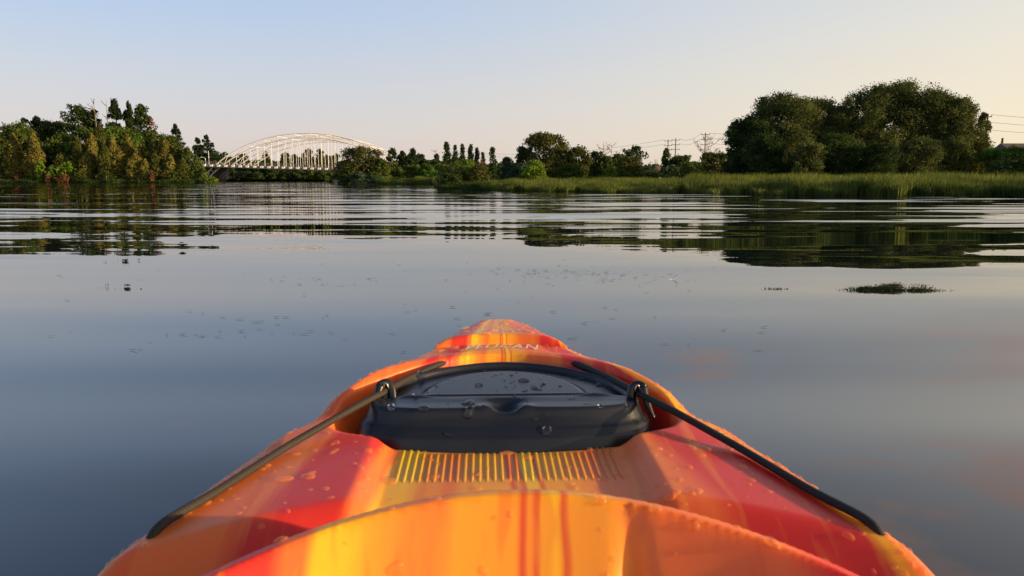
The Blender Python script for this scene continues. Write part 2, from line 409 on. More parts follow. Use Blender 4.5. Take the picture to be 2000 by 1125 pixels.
# ---- wooded bank beside the bridge
G1 = 'cedars along the foot of the wooded bank'
for (u, v, D, wp, tn, lb) in [(26,262,184,54,'cedar','golden cedar standing over the rust red bush of the wooded bank'),
        (63,256,182,46,'cedar','tall golden cedar behind the bright green sapling'),(150,268,183,50,'olive','olive cedar behind the wide bright green shrub'),
        (178,262,184,48,'cedar','golden cedar leaning on the olive cedar near the wide bright shrub'),(203,282,180,44,'olive','short olive cedar below the bare snags'),
        (232,290,181,44,'cedar','golden cedar below the tallest ragged pine'),(262,300,180,46,'cedar','stubby golden cedar below the tree with the notched top'),
        (300,268,184,56,'olive','tall olive cedar right behind the narrow rust red bush'),(322,272,183,54,'cedar','tall golden cedar between the narrow rust bush and the darker cedars'),
        (345,284,183,48,'olive','olive cedar standing below the tiered pine'),(284,312,179,40,'cedar','lowest golden cedar touching the narrow rust red bush'),
        (118,300,182,40,'olive','short olive cedar above the spreading rust red bush')]:
    tree('cedar', u, v, D, wp, tn, lb, G1)
for (u, v, D, wp) in [(168,300,181,44),(195,246,188,50),(218,266,185,46),(248,262,187,48),(276,280,184,44),(303,300,180,42),(332,302,180,42),(357,310,180,40)]:
    tree('cedar', u, v, D, wp, 'olive' if u % 2 else 'cedar', 'brownish olive cedar packed among the golden ones', 'cedars packed in the second row of the wooded bank')
for (u, v, D, wp, sz) in [(366,288,182,48,'tallest'),(384,306,181,36,'middle'),(396,330,180,26,'smallest')]:
    tree('cedar', u, v, D, wp, 'mid', sz+' of three darker green cedars at the bridge end of the wooded bank', 'cedars at the bridge end of the wooded bank')
for (u, v, D, wp) in [(-18,244,198,100),(35,240,200,90),(130,262,192,70),(176,252,196,80),(232,246,196,90),(290,256,196,70),(325,262,194,60),(8,282,190,70),(100,282,190,60)]:
    tree('broad', u, v, D, wp, 'mid', 'round mid green broadleaf tree in the middle of the wooded bank', 'broadleaf trees of the wooded bank', cov=3.4)
for (u, v, D, wp) in [(210,250,190,60),(140,276,187,56),(265,262,190,56)]:
    tree('tall', u, v, D, wp, 'green', 'fresh green leafy tree among the golden cedars', 'fresh green trees of the wooded bank')
for (u, v, D, wp, tn, lb) in [(47,227,212,46,'pine','dark pointed pine behind the wooded bank, shorter of a pair'),
                          (70,224,212,52,'pine','dark pointed pine behind the wooded bank, taller of a pair'),
                          (342,242,200,36,'pine','dark pine with tiered flat branches above the bridge end of the bank'),
                          (385,266,340,28,'pine','slim dark pine beside the bridge approach'),
                          (402,261,342,42,'pine','broad dark pine standing over the bridge approach lamps')]:
    tree('pine', u, v, D, wp, tn, lb, cov=7.0)
tree('tall', 92, 236, 208, 60, 'dark', 'dark green tree with slanting crown next to the pine pair')
tree('broad', 150, 204, 205, 62, 'dark', 'dark gnarled tree with a leaning crown on the crest of the bank', skirt=.45, cov=2.6)
tree('tall', 184, 214, 205, 34, 'dark', 'narrow dark tree between the bare snags on the crest', skirt=.3)
tree('pine', 223, 184, 204, 46, 'pine', 'tallest ragged pine on the crest of the wooded bank', skirt=.12, cov=9)
tree('pine', 250, 197, 205, 44, 'dark', 'thin crowned dark tree just beside the tallest pine', skirt=.1, cov=9, name='slim_tree')
tree('tall', 274, 203, 206, 40, 'dark', 'dark tree with a notched top at the end of the crest', skirt=.25)
tree('tall', 292, 226, 206, 26, 'brown', 'brown half dead tree on the slope of the crest', skirt=.3, cov=1.2)
tree('broad', 118, 236, 214, 60, 'dark', 'low dark tree filling the gap before the crest')
tree('broad', 425, 296, 372, 50, 'dark', 'round dark tree behind the foot of the bridge arch')
dead_tree(182, 192, 203, 26, 'bare grey snag with forked top on the crest', seed=1)
dead_tree(207, 192, 203, 22, 'bare leaning snag close to the tallest pine', seed=2, branches=7)
for (u, v, D, wp, tn, lb) in [(78,313,179,26,'bright','bright green sapling at the waterline between two cedars'),
        (100,322,179,28,'green','small green shrub with rusty foot at the waterline'),(130,316,180,52,'bright','wide bright green shrub at the waterline of the bank'),
        (158,330,179,34,'olive','low olive shrub next to the wide bright shrub'),(33,340,180,18,'rust','rust red dead bush under the golden cedar'),
        (95,338,178,14,'rust','small rust red dead bush under the green shrub'),(124,340,178,36,'rust','spreading rust red dead bush beside the wide bright shrub'),
        (295,331,177,13,'rust','narrow rust red dead bush among the cedars'),(415,345,178,24,'bright','sunlit grassy shrub at the point before the bridge'),
        (55,338,181,30,'mid','dark leafed shrub at the waterline below the second cedar'),(215,338,179,44,'mid','dark green shrub at the waterline below the crest'),
        (345,336,179,44,'mid','dark green shrub at the waterline below the tiered pine'),(10,335,182,30,'mid','dark green shrub at the waterline by the first golden cedar')]:
    tree('shrub', u, v, D, wp, tn, lb)

# ---- far bank under and behind the bridge
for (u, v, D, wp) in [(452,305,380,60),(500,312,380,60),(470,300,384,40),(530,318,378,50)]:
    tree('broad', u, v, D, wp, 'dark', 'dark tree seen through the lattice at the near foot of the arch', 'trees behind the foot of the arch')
for (u, v, D, wp, tn) in [(518,297,380,26,'dark'),(557,297,380,30,'dark'),(575,302,382,30,'mid'),(603,290,380,34,'dark'),(624,291,381,32,'mid'),(640,303,382,26,'mid'),(656,299,384,26,'dark'),(590,306,384,40,'mid')]:
    tree('tall', u, v, D, wp, tn, 'tall green tree seen between the hangers of the bridge', 'trees behind the bridge hangers')
for i, (u, v, wp) in enumerate([(470,340,50),(505,338,50),(535,336,44),(560,334,44),(585,333,40),(608,333,40),(630,334,40),(652,334,40)]):
    tree('shrub', u, v, 372, wp, 'mid' if i > 3 else 'dark', 'leafy bush on the far bank below the bridge deck', 'bushes below the bridge deck')
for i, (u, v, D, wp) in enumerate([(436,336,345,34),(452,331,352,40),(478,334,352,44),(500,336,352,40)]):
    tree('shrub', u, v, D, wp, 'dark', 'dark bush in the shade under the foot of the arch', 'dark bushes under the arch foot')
# ---- point covering the other end of the bridge
tree('willow', 706, 286, 128, 104, 'olive', 'round olive tree hiding the far foot of the arch')
tree('broad', 672, 312, 132, 50, 'olive', 'smaller olive tree leaning out below the bridge deck')
tree('broad', 742, 312, 127, 60, 'mid', 'green shoulder tree at the flank of the round olive tree')
for (u, v, D, wp, tn) in [(672,340,122,44,'dark'),(700,334,120,44,'blue'),(728,338,117,40,'blue'),(748,345,114,36,'green')]:
    tree('shrub', u, v, D, wp, tn, 'low waterside bush at the foot of the round olive tree', 'bushes below the round olive tree')
for (u, v, D, wp) in [(766,291,160,34),(786,294,162,26),(806,290,160,30),(822,300,162,30),(796,305,158,40)]:
    tree('tall', u, v, D, wp, 'pine', 'dark tree in the clump between the round olive tree and the poplars', 'dark clump before the poplars')
for (u, v, D, wp, tn) in [(770,318,135,56,'mid'),(805,322,132,56,'mid'),(832,320,130,50,'green'),(848,332,112,44,'green'),(852,300,150,22,'dark')]:
    tree('shrub', u, v, D, wp, tn, 'leafy green bush at the foot of the dark clump', 'bushes below the dark clump')
dead_tree(850, 293, 150, 18, 'thin bare tree standing next to the first poplar', seed=3, branches=6)
for (u, v, D, wp, lb) in [(872,276,140,22,'tallest and broadest poplar of the row'),(889,282,140,15,'slender poplar next to the tallest one'),(903,280,141,15,'slim straight poplar in the middle of the row'),
        (919,281,141,17,'poplar with a pointed top touching its shorter neighbour'),(931,288,141,15,'shorter poplar pressed against the pointed one'),(943,297,142,12,'smallest poplar of the row'),(962,287,140,20,'egg shaped poplar standing alone at the row end')]:
    tree('poplar', u, v, D, wp, 'dark', lb, 'row of poplars', cov=2.6)
tree('broad', 890, 316, 62, 96, 'mid', 'dense dark green bush tree overhanging the water', skirt=.0, leafpx=2.0)
tree('broad', 912, 312, 66, 60, 'bright', 'lighter green crown just behind the overhanging bush tree')
tree('shrub', 935, 322, 60, 66, 'olive', 'brownish bush with dark hollow foot beside the reeds')
tree('shrub', 880, 338, 57, 70, 'dark', 'dark low bush dipping into the water')
tree('shrub', 938, 316, 75, 40, 'brown', 'bronze leafed bush below the smallest poplars')
tree('tall', 990, 306, 84, 34, 'blue', 'blue green young tree next to the bronze bush')
tree('shrub', 1015, 318, 74, 56, 'blue', 'blue green bush in front of the big rounded tree')
tree('shrub', 1046, 312, 72, 66, 'bright', 'bright yellow green bush at the foot of the big rounded tree')
# ---- meadow trees
tree('broad', 1068, 257, 98, 112, 'olive', 'big rounded tree rising above the meadow', cov=3.4)
tree('broad', 1022, 284, 100, 40, 'dark', 'dark side tree leaning on the big rounded tree')
tree('broad', 1130, 287, 96, 66, 'olive', 'second lower rounded tree beside the big one')
tree('shrub', 1110, 318, 88, 66, 'mid', 'green bush below the two rounded trees')
for (u, v, D, wp, tn) in [(1165,296,120,40,'dark'),(1185,302,118,40,'mid'),(1208,300,120,44,'mid')]:
    tree('broad', u, v, D, wp, tn, 'small tree at the feet of the bare twin trees', 'small trees below the bare twin trees')
dead_tree(1179, 276, 122, 30, 'bare twin tree, broader one with many twigs', seed=4, branches=12)
dead_tree(1195, 279, 122, 24, 'bare twin tree, slimmer one with fewer twigs', seed=5, branches=8)
tree('broad', 1240, 284, 110, 50, 'dark', 'open crowned dark tree with a side limb', skirt=.35, cov=2.2)
tree('broad', 1232, 306, 100, 74, 'olive', 'rounded olive tree below the open crowned tree')
tree('shrub', 1190, 326, 84, 40, 'bright', 'small bright green bush at the meadow edge')
tree('shrub', 1215, 332, 82, 40, 'mid', 'low green bush between the meadow bushes')
tree('broad', 1270, 320, 150, 36, 'blue', 'distant bluish tree by the red roofed house')
tree('tall', 1302, 289, 112, 28, 'mid', 'slender young tree in front of the first utility pole')
tree('broad', 1330, 303, 110, 60, 'mid', 'green tree between the young tree and the bare wide tree')
tree('shrub', 1310, 322, 92, 60, 'blue', 'blue green bush row below the utility poles')
tree('shrub', 1345, 320, 88, 56, 'mid', 'mid green bush below the bare wide tree')
dead_tree(1378, 270, 105, 62, 'bare wide tree with many spreading dead limbs', seed=6, branches=18)
tree('broad', 1396, 297, 96, 70, 'olive', 'olive green tree right beside the bare wide tree')
tree('shrub', 1372, 325, 80, 28, 'bright', 'bright lime green bush at the reed edge')
tree('shrub', 1425, 316, 78, 60, 'olive', 'olive bush between the bare tree and the willows')
tree('shrub', 1270, 334, 90, 60, 'mid', 'low green bush below the distant house')
# ---- big willows behind the reeds
for (u, v, D, wp, tn, lb) in [(1440,240,76,52,'dark','outermost small dark willow at the edge of the willow group'),
        (1478,226,74,110,'dark','low dark willow below the rounded flat topped one'),
        (1532,183,76,176,'willow','rounded flat topped willow of the willow group'),
        (1608,192,78,140,'willow','willow filling the dip between the two highest crowns'),
        (1676,180,77,150,'willow','dark fronted willow beside the highest crown'),
        (1752,157,78,184,'willow','highest willow crown of the whole group'),
        (1826,178,78,150,'willow','broad sunlit willow next to the highest crown'),
        (1868,192,77,120,'willow','sun edged willow at the pole side of the group')]:
    tree('willow', u, v, D, wp, tn, lb, cov=4.4, leafpx=2.0)
for (u, v, D, wp, tn, lb) in [(1500,262,70,90,'dark','low dark willow below the rounded flat topped crown'),(1580,280,68,90,'willow','low willow below the dip of the willow group'),
        (1640,262,69,100,'dark','low dark willow below the dark fronted crown'),(1720,280,68,100,'dark','low dark willow at the foot of the highest crown'),
        (1800,270,69,100,'willow','low willow at the foot of the broad sunlit crown'),(1868,268,70,80,'willow','low willow at the foot of the sun edged crown')]:
    tree('willow', u, v, D, wp, tn, lb, 'low willows in front of the tall ones', cov=3.4, leafpx=2.0)
tree('tall', 1922, 220, 86, 36, 'olive', 'bronze tinged small tree beside the wire pole')
tree('willow', 1912, 276, 74, 60, 'olive', 'small olive willow in front of the wire pole')
tree('broad', 1966, 284, 70, 100, 'green', 'rounded green bush tree near the house roof')
tree('broad', 2040, 280, 68, 110, 'mid', 'green bush tree beyond the house roof')
tree('spruce', 1958, 270, 120, 14, 'pine', 'small pointed spruce beside the house roof')

# distant woods closing the skyline behind everything
rng = np.random.default_rng(5)
n = 70000
uu = rng.uniform(380, 2150, n); DD = rng.uniform(520, 640, n)
prof_v = 322 + 6*np.sin(uu*.021) + 4*np.sin(uu*.067+1) + 3*np.sin(uu*.19) - 6*((uu > 740) & (uu < 1150))
xs = (uu-1000)/F_PX*DD*CP; tz = .7 + (351-prof_v)/F_PX*DD
zz = rng.random(n)*tz
me = leaf_mesh('distant_woods', np.stack([xs, DD, zz], 1), np.tile([0., -.6, .6], (n, 1)), 2.6, rng)
tag(link('distant_woods', me, TONE['dark']), 'low dark woods closing the skyline far behind the bridge and meadow', 'woods', kind='stuff')

# ------------------------------------------------------------------ reeds
def reeds(name, label, n, u0, u1, dmin, dmax, hmin, hmax, seed, wb=.022, tone='reed'):
    rng = np.random.default_rng(seed)
    az = np.radians(np.array([az_of(q) for q in rng.uniform(u0, u1, n)]))
    sh = np.interp(np.degrees(az), SHA, SHR)
    r = sh + dmin + (dmax-dmin)*rng.random(n)**1.7 + .5*np.sin(az*90)+.35*np.sin(az*233)
    x = np.sin(az)*r; y = np.cos(az)*r; g = np.maximum(ground_z(x, y), -.25)
    patch = .85+.15*np.sin(x*.9+np.sin(y*.7)*1.5)+.10*np.sin(x*2.3+1)
    h = rng.uniform(hmin, hmax, n)*patch
    a = rng.uniform(0, 2*np.pi, n); wv = np.stack([np.cos(a), np.sin(a), np.zeros(n)], 1)*wb*rng.uniform(.6, 1.5, n)[:, None]
    ln = rng.normal(0, .10, (n, 2))*h[:, None]
    P0 = np.stack([x, y, g-.1], 1)
    P1 = P0+np.stack([ln[:, 0]*.3, ln[:, 1]*.3, h*.6], 1)
    P2 = P0+np.stack([ln[:, 0]*1.2, ln[:, 1]*1.2, h], 1)
    V = np.stack([P0-wv*.5, P0+wv*.5, P1+wv*.5, P2, P1-wv*.5], 1).reshape(-1, 3)
    me = np_mesh(name, V, np.arange(5*n).reshape(n, 5), 5)
    at = me.attributes.new('leaf_tone', 'FLOAT', 'FACE'); at.data.foreach_set('value', rng.random(n).astype(np.float32))
    return tag(link(name, me, TONE[tone]), label, 'reeds' if tone == 'reed' else 'grass', kind='stuff')
reeds('reed_bed', 'tall green reeds standing at the water before the willows', 90000, 1330, 2500, -1.2, 28, .70, 1.05, 1)
reeds('reed_bed', 'lower green reeds and grasses along the meadow edge', 52000, 940, 1360, -1.0, 32, .45, .75, 2)
reeds('reed_bed', 'thin fringe of reeds at the point by the bridge', 9000, 740, 862, -1.0, 6, .7, 1.2, 3, .05)

reeds('bank_grass', 'rough dark grass fringing the foot of the wooded bank', 16000, -120, 418, -.6, 5, .5, 1.1, 4, .12, 'dark')
reeds('bank_grass', 'dark grass at the foot of the overhanging bush tree', 9000, 845, 960, -1.2, 5, .3, .8, 5, .04, 'dark')
reeds('bank_grass', 'grass along the far bank below the bridge', 9000, 420, 660, -.6, 8, .5, 1.3, 6, .25, 'dark')
# ------------------------------------------------------------------ bridge
WHITE = principled('white_bridge_paint', (.74,.73,.70), .45, .06, .4)
CONC = principled('bridge_concrete', (.27,.26,.245), .85, .2, .5)
RAIL = principled('bridge_railing_grey', (.16,.165,.17), .6, .1, .5)
BY, RIBGAP = 300.0, 17.0
br = empty('arch_bridge', tuple(pt(602, 351, BY)*1.0)); br.location.z = 0
BO = br.location.copy()
q = px(BY)
def deck_z(x): return pt(602, 331.5, BY).z - .029*x + .85
apex_z = pt(602, 260, BY).z
def arch_z(x):
    d = x/q; return apex_z - q*(.00152*d*d + 1.12e-8*d**4)
xs_ = np.linspace(-208*q, 208*q, 61)
for k in range(3):
    yk = k*RIBGAP
    rib = empty('arch_rib', (0, yk, 0)); rib.parent = br
    up = [(x, 0, arch_z(x)) for x in xs_]
    def low(x):
        return arch_z(x)-1.75-.9*(abs(x)/(208*q))**2
    MB().tube(up, .21, 8).build('upper_chord', WHITE, rib, True)
    lw = [(x, 0, low(x)) for x in xs_ if low(x) > .3]
    MB().tube(lw, .21, 8).build('lower_chord', WHITE, rib, True)
    lc = MB(); n_ = 44
    xx = np.linspace(-200*q, 200*q, n_)
    for i in range(n_-1):
        a_, b_ = xx[i], xx[i+1]
        pa = (a_, 0, arch_z(a_)) if i % 2 else (a_, 0, max(low(a_), .3))
        pb = (b_, 0, max(low(b_), .3)) if i % 2 else (b_, 0, arch_z(b_))
        lc.tube([pa, pb], .10, 5)
    lc.build('lacing', WHITE, rib)
    for i in range(-13, 14):
        x = i*13.8*q
        zt, zb = low(x), deck_z(x)
        if zt - zb < .6: continue
        MB().tube([(x, yk, zb), (x, yk, zt)], .085, 6).build('hanger', WHITE, br)
    for s in (-1, 1):
        MB().box(s*205*q-2.2, s*205*q+2.2, yk-2.2, yk+2.2, -1.5, 1.0).build('thrust_block', CONC, br)
# cross bracing between the ribs
for x in np.linspace(-120*q, 120*q, 9):
    MB().tube([(x, 0, arch_z(x)), (x, 2*RIBGAP, arch_z(x))], .13, 6).build('cross_brace', WHITE, br)
X0, X1 = -232*q, 330*q
def slab(name, mat, y0, y1, zt, zb):
    m = MB(); m.poly([(X0,y0,deck_z(X0)+zb),(X1,y0,deck_z(X1)+zb),(X1,y1,deck_z(X1)+zb),(X0,y1,deck_z(X0)+zb),
                      (X0,y0,deck_z(X0)+zt),(X1,y0,deck_z(X1)+zt),(X1,y1,deck_z(X1)+zt),(X0,y1,deck_z(X0)+zt)],
                     [(3,2,1,0),(4,5,6,7),(0,1,5,4),(1,2,6,5),(2,3,7,6),(3,0,4,7)])
    return m.build(name, mat, br)
slab('deck', CONC, -3.5, 2*RIBGAP+3.5, .0, -.75)
slab('edge_girder', RAIL, -3.75, -3.52, .12, -1.05)
rail = slab('handrail', RAIL, -3.6, -3.45, 1.25, 1.12)
for i in range(-17, 25):
    x = i*13.8*q
    if i % 1 == 0:
        MB().box(x-.55, x+.55, -4.6, -3.76, deck_z(x)-.75, deck_z(x)+.02).build('floor_beam_end', WHITE, br)
    m = MB()
    for j in range(6):
        xj = x+j*13.8*q/6; m.box(xj-.04, xj+.04, -3.57, -3.49, deck_z(xj), deck_z(xj)+1.12)
    m.build('railing_bars', RAIL, rail)
# abutments
MB().box(-232*q-14, -222*q, -3, 2*RIBGAP+3, -1.5, deck_z(-215*q)-.8).build('abutment', CONC, br)
MB().box(196*q, 196*q+12, -3, 2*RIBGAP+3, -1.5, deck_z(205*q)-.8).build('abutment', CONC, br)
tag(br, 'white steel arch bridge with three laced ribs and vertical hangers', 'bridge')
# lamps on the approach
for (u, vt, lb, arm) in [(401,309,'short lamp post with a curved arm on the bridge approach',1),(407,296,'plain tall pale pole on the bridge approach',0)]:
    p = pt(u, vt, BY+2); zb = deck_z(p.x-BO.x)
    lp = empty('lamp_post', (p.x, p.y, zb-.0)); m = MB().tube([(0,0,0),(0,0,p.z-zb)], [.16,.10], 6); m.build('pole', WHITE, lp)
    if arm:
        MB().tube([(0,0,p.z-zb-.1),(-.7,0,p.z-zb+.35),(-1.3,0,p.z-zb+.4)], .07, 5).build('arm', WHITE, lp)
        MB().box(-1.9,-1.2,-.2,.2,p.z-zb+.28,p.z-zb+.5).build('lamp_head', WHITE, lp)
    else:
        MB().tube([(0,0,p.z-zb),(0,0,p.z-zb+.25)], [.16,.05], 6).build('finial', WHITE, lp)
    tag(lp, lb, 'lamp post')

# ------------------------------------------------------------------ utility poles, wires and houses
WOOD = principled('pole_wood', (.11,.085,.07), .9, .3, 2)
POLES = {}
def pole(u, vt, D, arms, label, aw=2.2):
    p = pt(u, vt, D); g = gz(p.x, p.y); h = p.z-g
    o = empty('utility_pole', (p.x, p.y, g))
    MB().tube([(0,0,-.5),(0,0,h*.5),(0,0,h)], [.17,.15,.11], 8).build('shaft', WOOD, o)
    zs = []
    for i in range(arms):
        z = h-.5-i*1.25; zs.append(z)
        MB().box(-aw/2, aw/2, -.16, -.05, z-.07, z+.07).build('crossarm', WOOD, o)
        for s in (-1, 1):
            MB().tube([(s*aw*.46, -.1, z+.07), (s*aw*.46, -.1, z+.32)], [.05,.07], 5).build('insulator', RAIL, o)
    tag(o, label, 'utility pole'); return (p.x, p.y, g, h, zs, aw)
P1 = pole(1305, 272, 215, 4, 'utility pole with four crossarms above the slender young tree')
P2 = pole(1320, 270, 205, 3, 'utility pole with three crossarms standing clear of the trees')
P3 = pole(1378, 259, 190, 4, 'utility pole rising out of the bare wide tree')
P4 = pole(1271, 315, 420, 2, 'far small utility pole by the distant bluish tree', 2.0)
P5 = pole(1281, 311, 400, 2, 'far small utility pole in front of the red roofed house', 2.0)
P6 = pole(1930, 222, 125, 3, 'wire pole at the sunny end of the willow group', 1.2)
WIRE = principled('wire', (.05,.05,.055), .6)
def wire(a, b, sag, label, r=.03):
    a, b = Vector(a), Vector(b)
    P = [a.lerp(b, t)-Vector((0,0,sag*4*t*(1-t))) for t in np.linspace(0, 1, 13)]
    base = a.copy(); m = MB().tube([p_-base for p_ in P], r, 4); o = m.build('overhead_wire', WIRE); o.location = base
    tag(o, label, 'wire', 'overhead wires')
for i, nm in enumerate(('top', 'middle', 'bottom')):
    z1 = P3[2]+P3[4][i]+.34; a = (P3[0]+1.0, P3[1]-.1, z1); b = (P6[0]-.55, P6[1]-.1, P6[2]+P6[4][i]+.34)
    wire(a, b, 1.6, nm+' wire running from the bare tree pole towards the willows')
    z2 = P6[2]+P6[4][i]+.34; e = pt(2400, 226+13*i, 105)
    wire((P6[0]+.55, P6[1]-.1, z2), e, .8, nm+' wire leaving the pole beside the willows', .022)
for i, nm in enumerate(('upper', 'lower')):
    wire((P2[0]+1, P2[1]-.1, P2[2]+P2[4][i]+.34), (P3[0]-1, P3[1]-.1, P3[2]+P3[4][i]+.34), .9, nm+' wire between the two taller utility poles')
    e = pt(880, 292+5*i, 330)
    wire((P1[0]-1, P1[1]-.1, P1[2]+P1[4][i]+.34), e, 3.0, nm+' wire running off behind the big rounded tree')
def house(u, vt, D, wpx, hh, wallc, roofc, label):
    p = pt(u, vt, D); g = gz(p.x, p.y); h = p.z-g; W_ = wpx*px(D)/2; dp = 4.0
    o = empty('house', (p.x, p.y, g)); wm = principled('house_wall_'+wallc[0], wallc[1], .9, .1, 2); rm = principled('house_roof_'+roofc[0], roofc[1], .8, .25, 3)
    ev = h*hh
    MB().box(-W_*.92, W_*.92, -dp, dp, -.3, ev).build('wall', wm, o)
    MB().poly([(-W_,-dp-.4,ev-.1),(W_,-dp-.4,ev-.1),(W_,0,h),(-W_,0,h),(-W_,dp+.4,ev-.1),(W_,dp+.4,ev-.1)],
              [(0,1,2,3),(3,2,5,4),(0,3,4),(1,5,2),(0,4,5,1)]).build('roof', rm, o)
    for s in (-.5, .05, .55):
        wn_ = MB().box(W_*s-.5, W_*s+.5, -dp-.08, -dp-.02, ev*.35, ev*.75).build('window', principled('window_frame_white', (.7,.7,.68), .5), o)
        MB().box(W_*s-.4, W_*s+.4, -dp-.13, -dp-.09, ev*.39, ev*.71).build('pane', principled('dark_glass', (.02,.025,.03), .08), wn_)
    tag(o, label, 'house')
house(1286, 324, 260, 17, .62, ('pale', (.36,.34,.33)), ('red', (.20,.085,.06)), 'small distant house with a red roof in the gap before the poles')
house(1985, 280, 105, 62, .6, ('grey', (.3,.29,.28)), ('dark', (.09,.075,.075)), 'house with a dark ridge roof behind the rounded green bush tree')

# ------------------------------------------------------------------ kayak
KX, KROT = .030, math.radians(2.25)
kc, ks = math.cos(KROT), math.sin(KROT)
def loc(p):                                          # world -> kayak frame
    x, y = p[0]-KX, p[1]; return (x*kc + y*ks, -x*ks + y*kc)
def kp(u, v, z):
    d = ray(u, v); k = (z-CAM_H)/d[2]; return loc((d[0]*k, d[1]*k))
def Ze(y): return np.interp(y, [-1.7,-1.2,-.3,.6,.9,1.0,1.1,1.2,1.3,1.42], [.42,.37,.34,.352,.362,.374,.392,.405,.409,.398])
HWPX = [(1125,878),(1042,760),(964,639),(903,545),(855,471),(836,438),(824,402),(806,374),(787,349),(755,291),(720,224),(700,181),(683,140),(669,110),(656,84),(646,60),(640,39),(637,20)]
wy, wx = [], []
for v, hw in HWPX:
    y = 1.0
    for _ in range(30):
        d = ray(1000, v); y = (Ze(y)-CAM_H)/d[2]*d[1]
    wy.append(y); wx.append(hw/F_PX*(y/d[1]))
BOW = wy[-1]+.012
wy = np.array([-1.62,-1.5,-1.2,-.7,-.2,.2]+wy+[BOW]); wx = np.array([.0,.10,.24,.37,.41,.405]+wx+[0.0])
_yy = np.linspace(-1.62, BOW, 1400); _ww = np.interp(_yy, wy, wx)
kern = np.hanning(15); kern /= kern.sum()
_ws = np.convolve(np.pad(_ww, 7, mode='edge'), kern, 'valid'); _ws[-8:] = _ww[-8:]
def W(y): return np.interp(y, _yy, _ws)
# hatch outline (half), kayak frame
LID = np.array([(0,.930),(.08,.933),(.15,.943),(.195,.960),(.212,.985),(.207,1.03),(.186,1.075),(.157,1.12),(.12,1.156),(.08,1.18),(.04,1.195),(0,1.2)])
def lid_poly(n=240):
    P = np.concatenate([LID, (LID[1:-1]*[-1,1])[::-1]]); P = np.concatenate([P, P[:1]])
    s = np.concatenate([[0], np.cumsum(np.hypot(*np.diff(P, axis=0).T))]); t = np.linspace(0, s[-1], n, endpoint=False)
    Q = np.stack([np.interp(t, s, P[:, 0]), np.interp(t, s, P[:, 1])], 1)
    for _ in range(10): Q = (np.roll(Q, 1, 0)+2*Q+np.roll(Q, -1, 0))/4
    return Q
LP_ = lid_poly(); LC_ = np.array([0, 1.045])
_lt = np.arctan2(LP_[:, 0], LP_[:, 1]-LC_[1]); _lr = np.hypot(LP_[:, 0], LP_[:, 1]-LC_[1]); _o = np.argsort(_lt)
_lt = np.concatenate([_lt[_o]-2*np.pi, _lt[_o], _lt[_o]+2*np.pi]); _lr = np.tile(_lr[_o], 3)
def lid_d(x, y):                                     # approx signed distance outside the lid
    t = np.arctan2(x, y-LC_[1]); return np.hypot(x, y-LC_[1]) - np.interp(t, _lt, _lr)
def rim_d(x, y):                                     # signed distance outside the cockpit rim
    f = (y-(.630-1.146*x*x))/np.sqrt(1+(2.29*x)**2)
    s = np.abs(x)-.30; b = -(y+.66)
    k = .05
    m = np.maximum(f, s); m = np.where(np.abs(f-s) < k, m+(k-np.abs(f-s))**2/(4*k), m)
    return np.maximum(m, b)
def F(x, y):
    x = np.asarray(x, float); y = np.asarray(y, float)
    Wy = np.maximum(W(y), 1e-4); s = np.clip(np.abs(x)/Wy, 0, 1)
    ze = Ze(y)
    z = ze + .012*(1-s**2.2)*smooth(1.3, 1.0, y)
    # foredeck recessed panel with sloping side walls behind the hatch
    wall = smooth(.142, .176, np.abs(x)+.0*y)
    z = z - (1-wall)*.016*smooth(1.0, .93, y)*smooth(.60, .70, y)
    # step down to the trough in front of the cockpit rim
    rd = rim_d(x, y)
    inner = smooth(.150, .085, rd)
    z = z - inner*.032*smooth(-.9, -.4, y)
    # cockpit rim ridge
    ridge = smooth(.034, .006, rd)
    zr = .424 - .55*x*x
    z = np.where(rd < .04, z*(1-ridge) + zr*ridge, z)
    # inside wall and cockpit floor
    ins = np.clip(-rd-.006, 0, None)
    wallz = zr - np.minimum(ins*2.2, .12) - np.clip(ins-.055, 0, None)*1.1
    dim = np.exp(-((x-.098)/.011)**2)*np.exp(-((rd+.040)/.024)**2)*.034
    z = np.where(rd < -.006, np.maximum(wallz-dim, .07), z)
    # hatch well
    ld = lid_d(x, y)
    mg = np.interp(y, [.98, 1.12], [1.0, .40])
    well = smooth(.034*mg, .010*mg, ld)
    z = z*(1-well) + .338*well
    # surround ridge beside and before the hatch, rising towards the bow
    side = np.exp(-((ld-.030)/.018)**2)*smooth(.97, 1.05, y)*.014*np.interp(y, [1.12, 1.2], [1, .45])
    z = z+side
    # bow cap: raised block with a crisp arched near face
    ca = y-(1.285-1.5*x*x)
    z = z + .006*smooth(1.22, 1.26, y)*smooth(.0, -.004, ca)*(1-s**4)
    z = z - .004*np.exp(-((ca+.003)/.003)**2)*(s < .95)
    z = z + .019*smooth(-.001, .012, ca)*np.clip(1-s**6, 0, 1)
    # rolled edge
    z = z - .020*np.clip((s-.93)/.07, 0, 1)**2
    # cap comes down at the stem
    z = z - .05*np.clip((y-(BOW-.035))/.035, 0, 1)**2
    return z

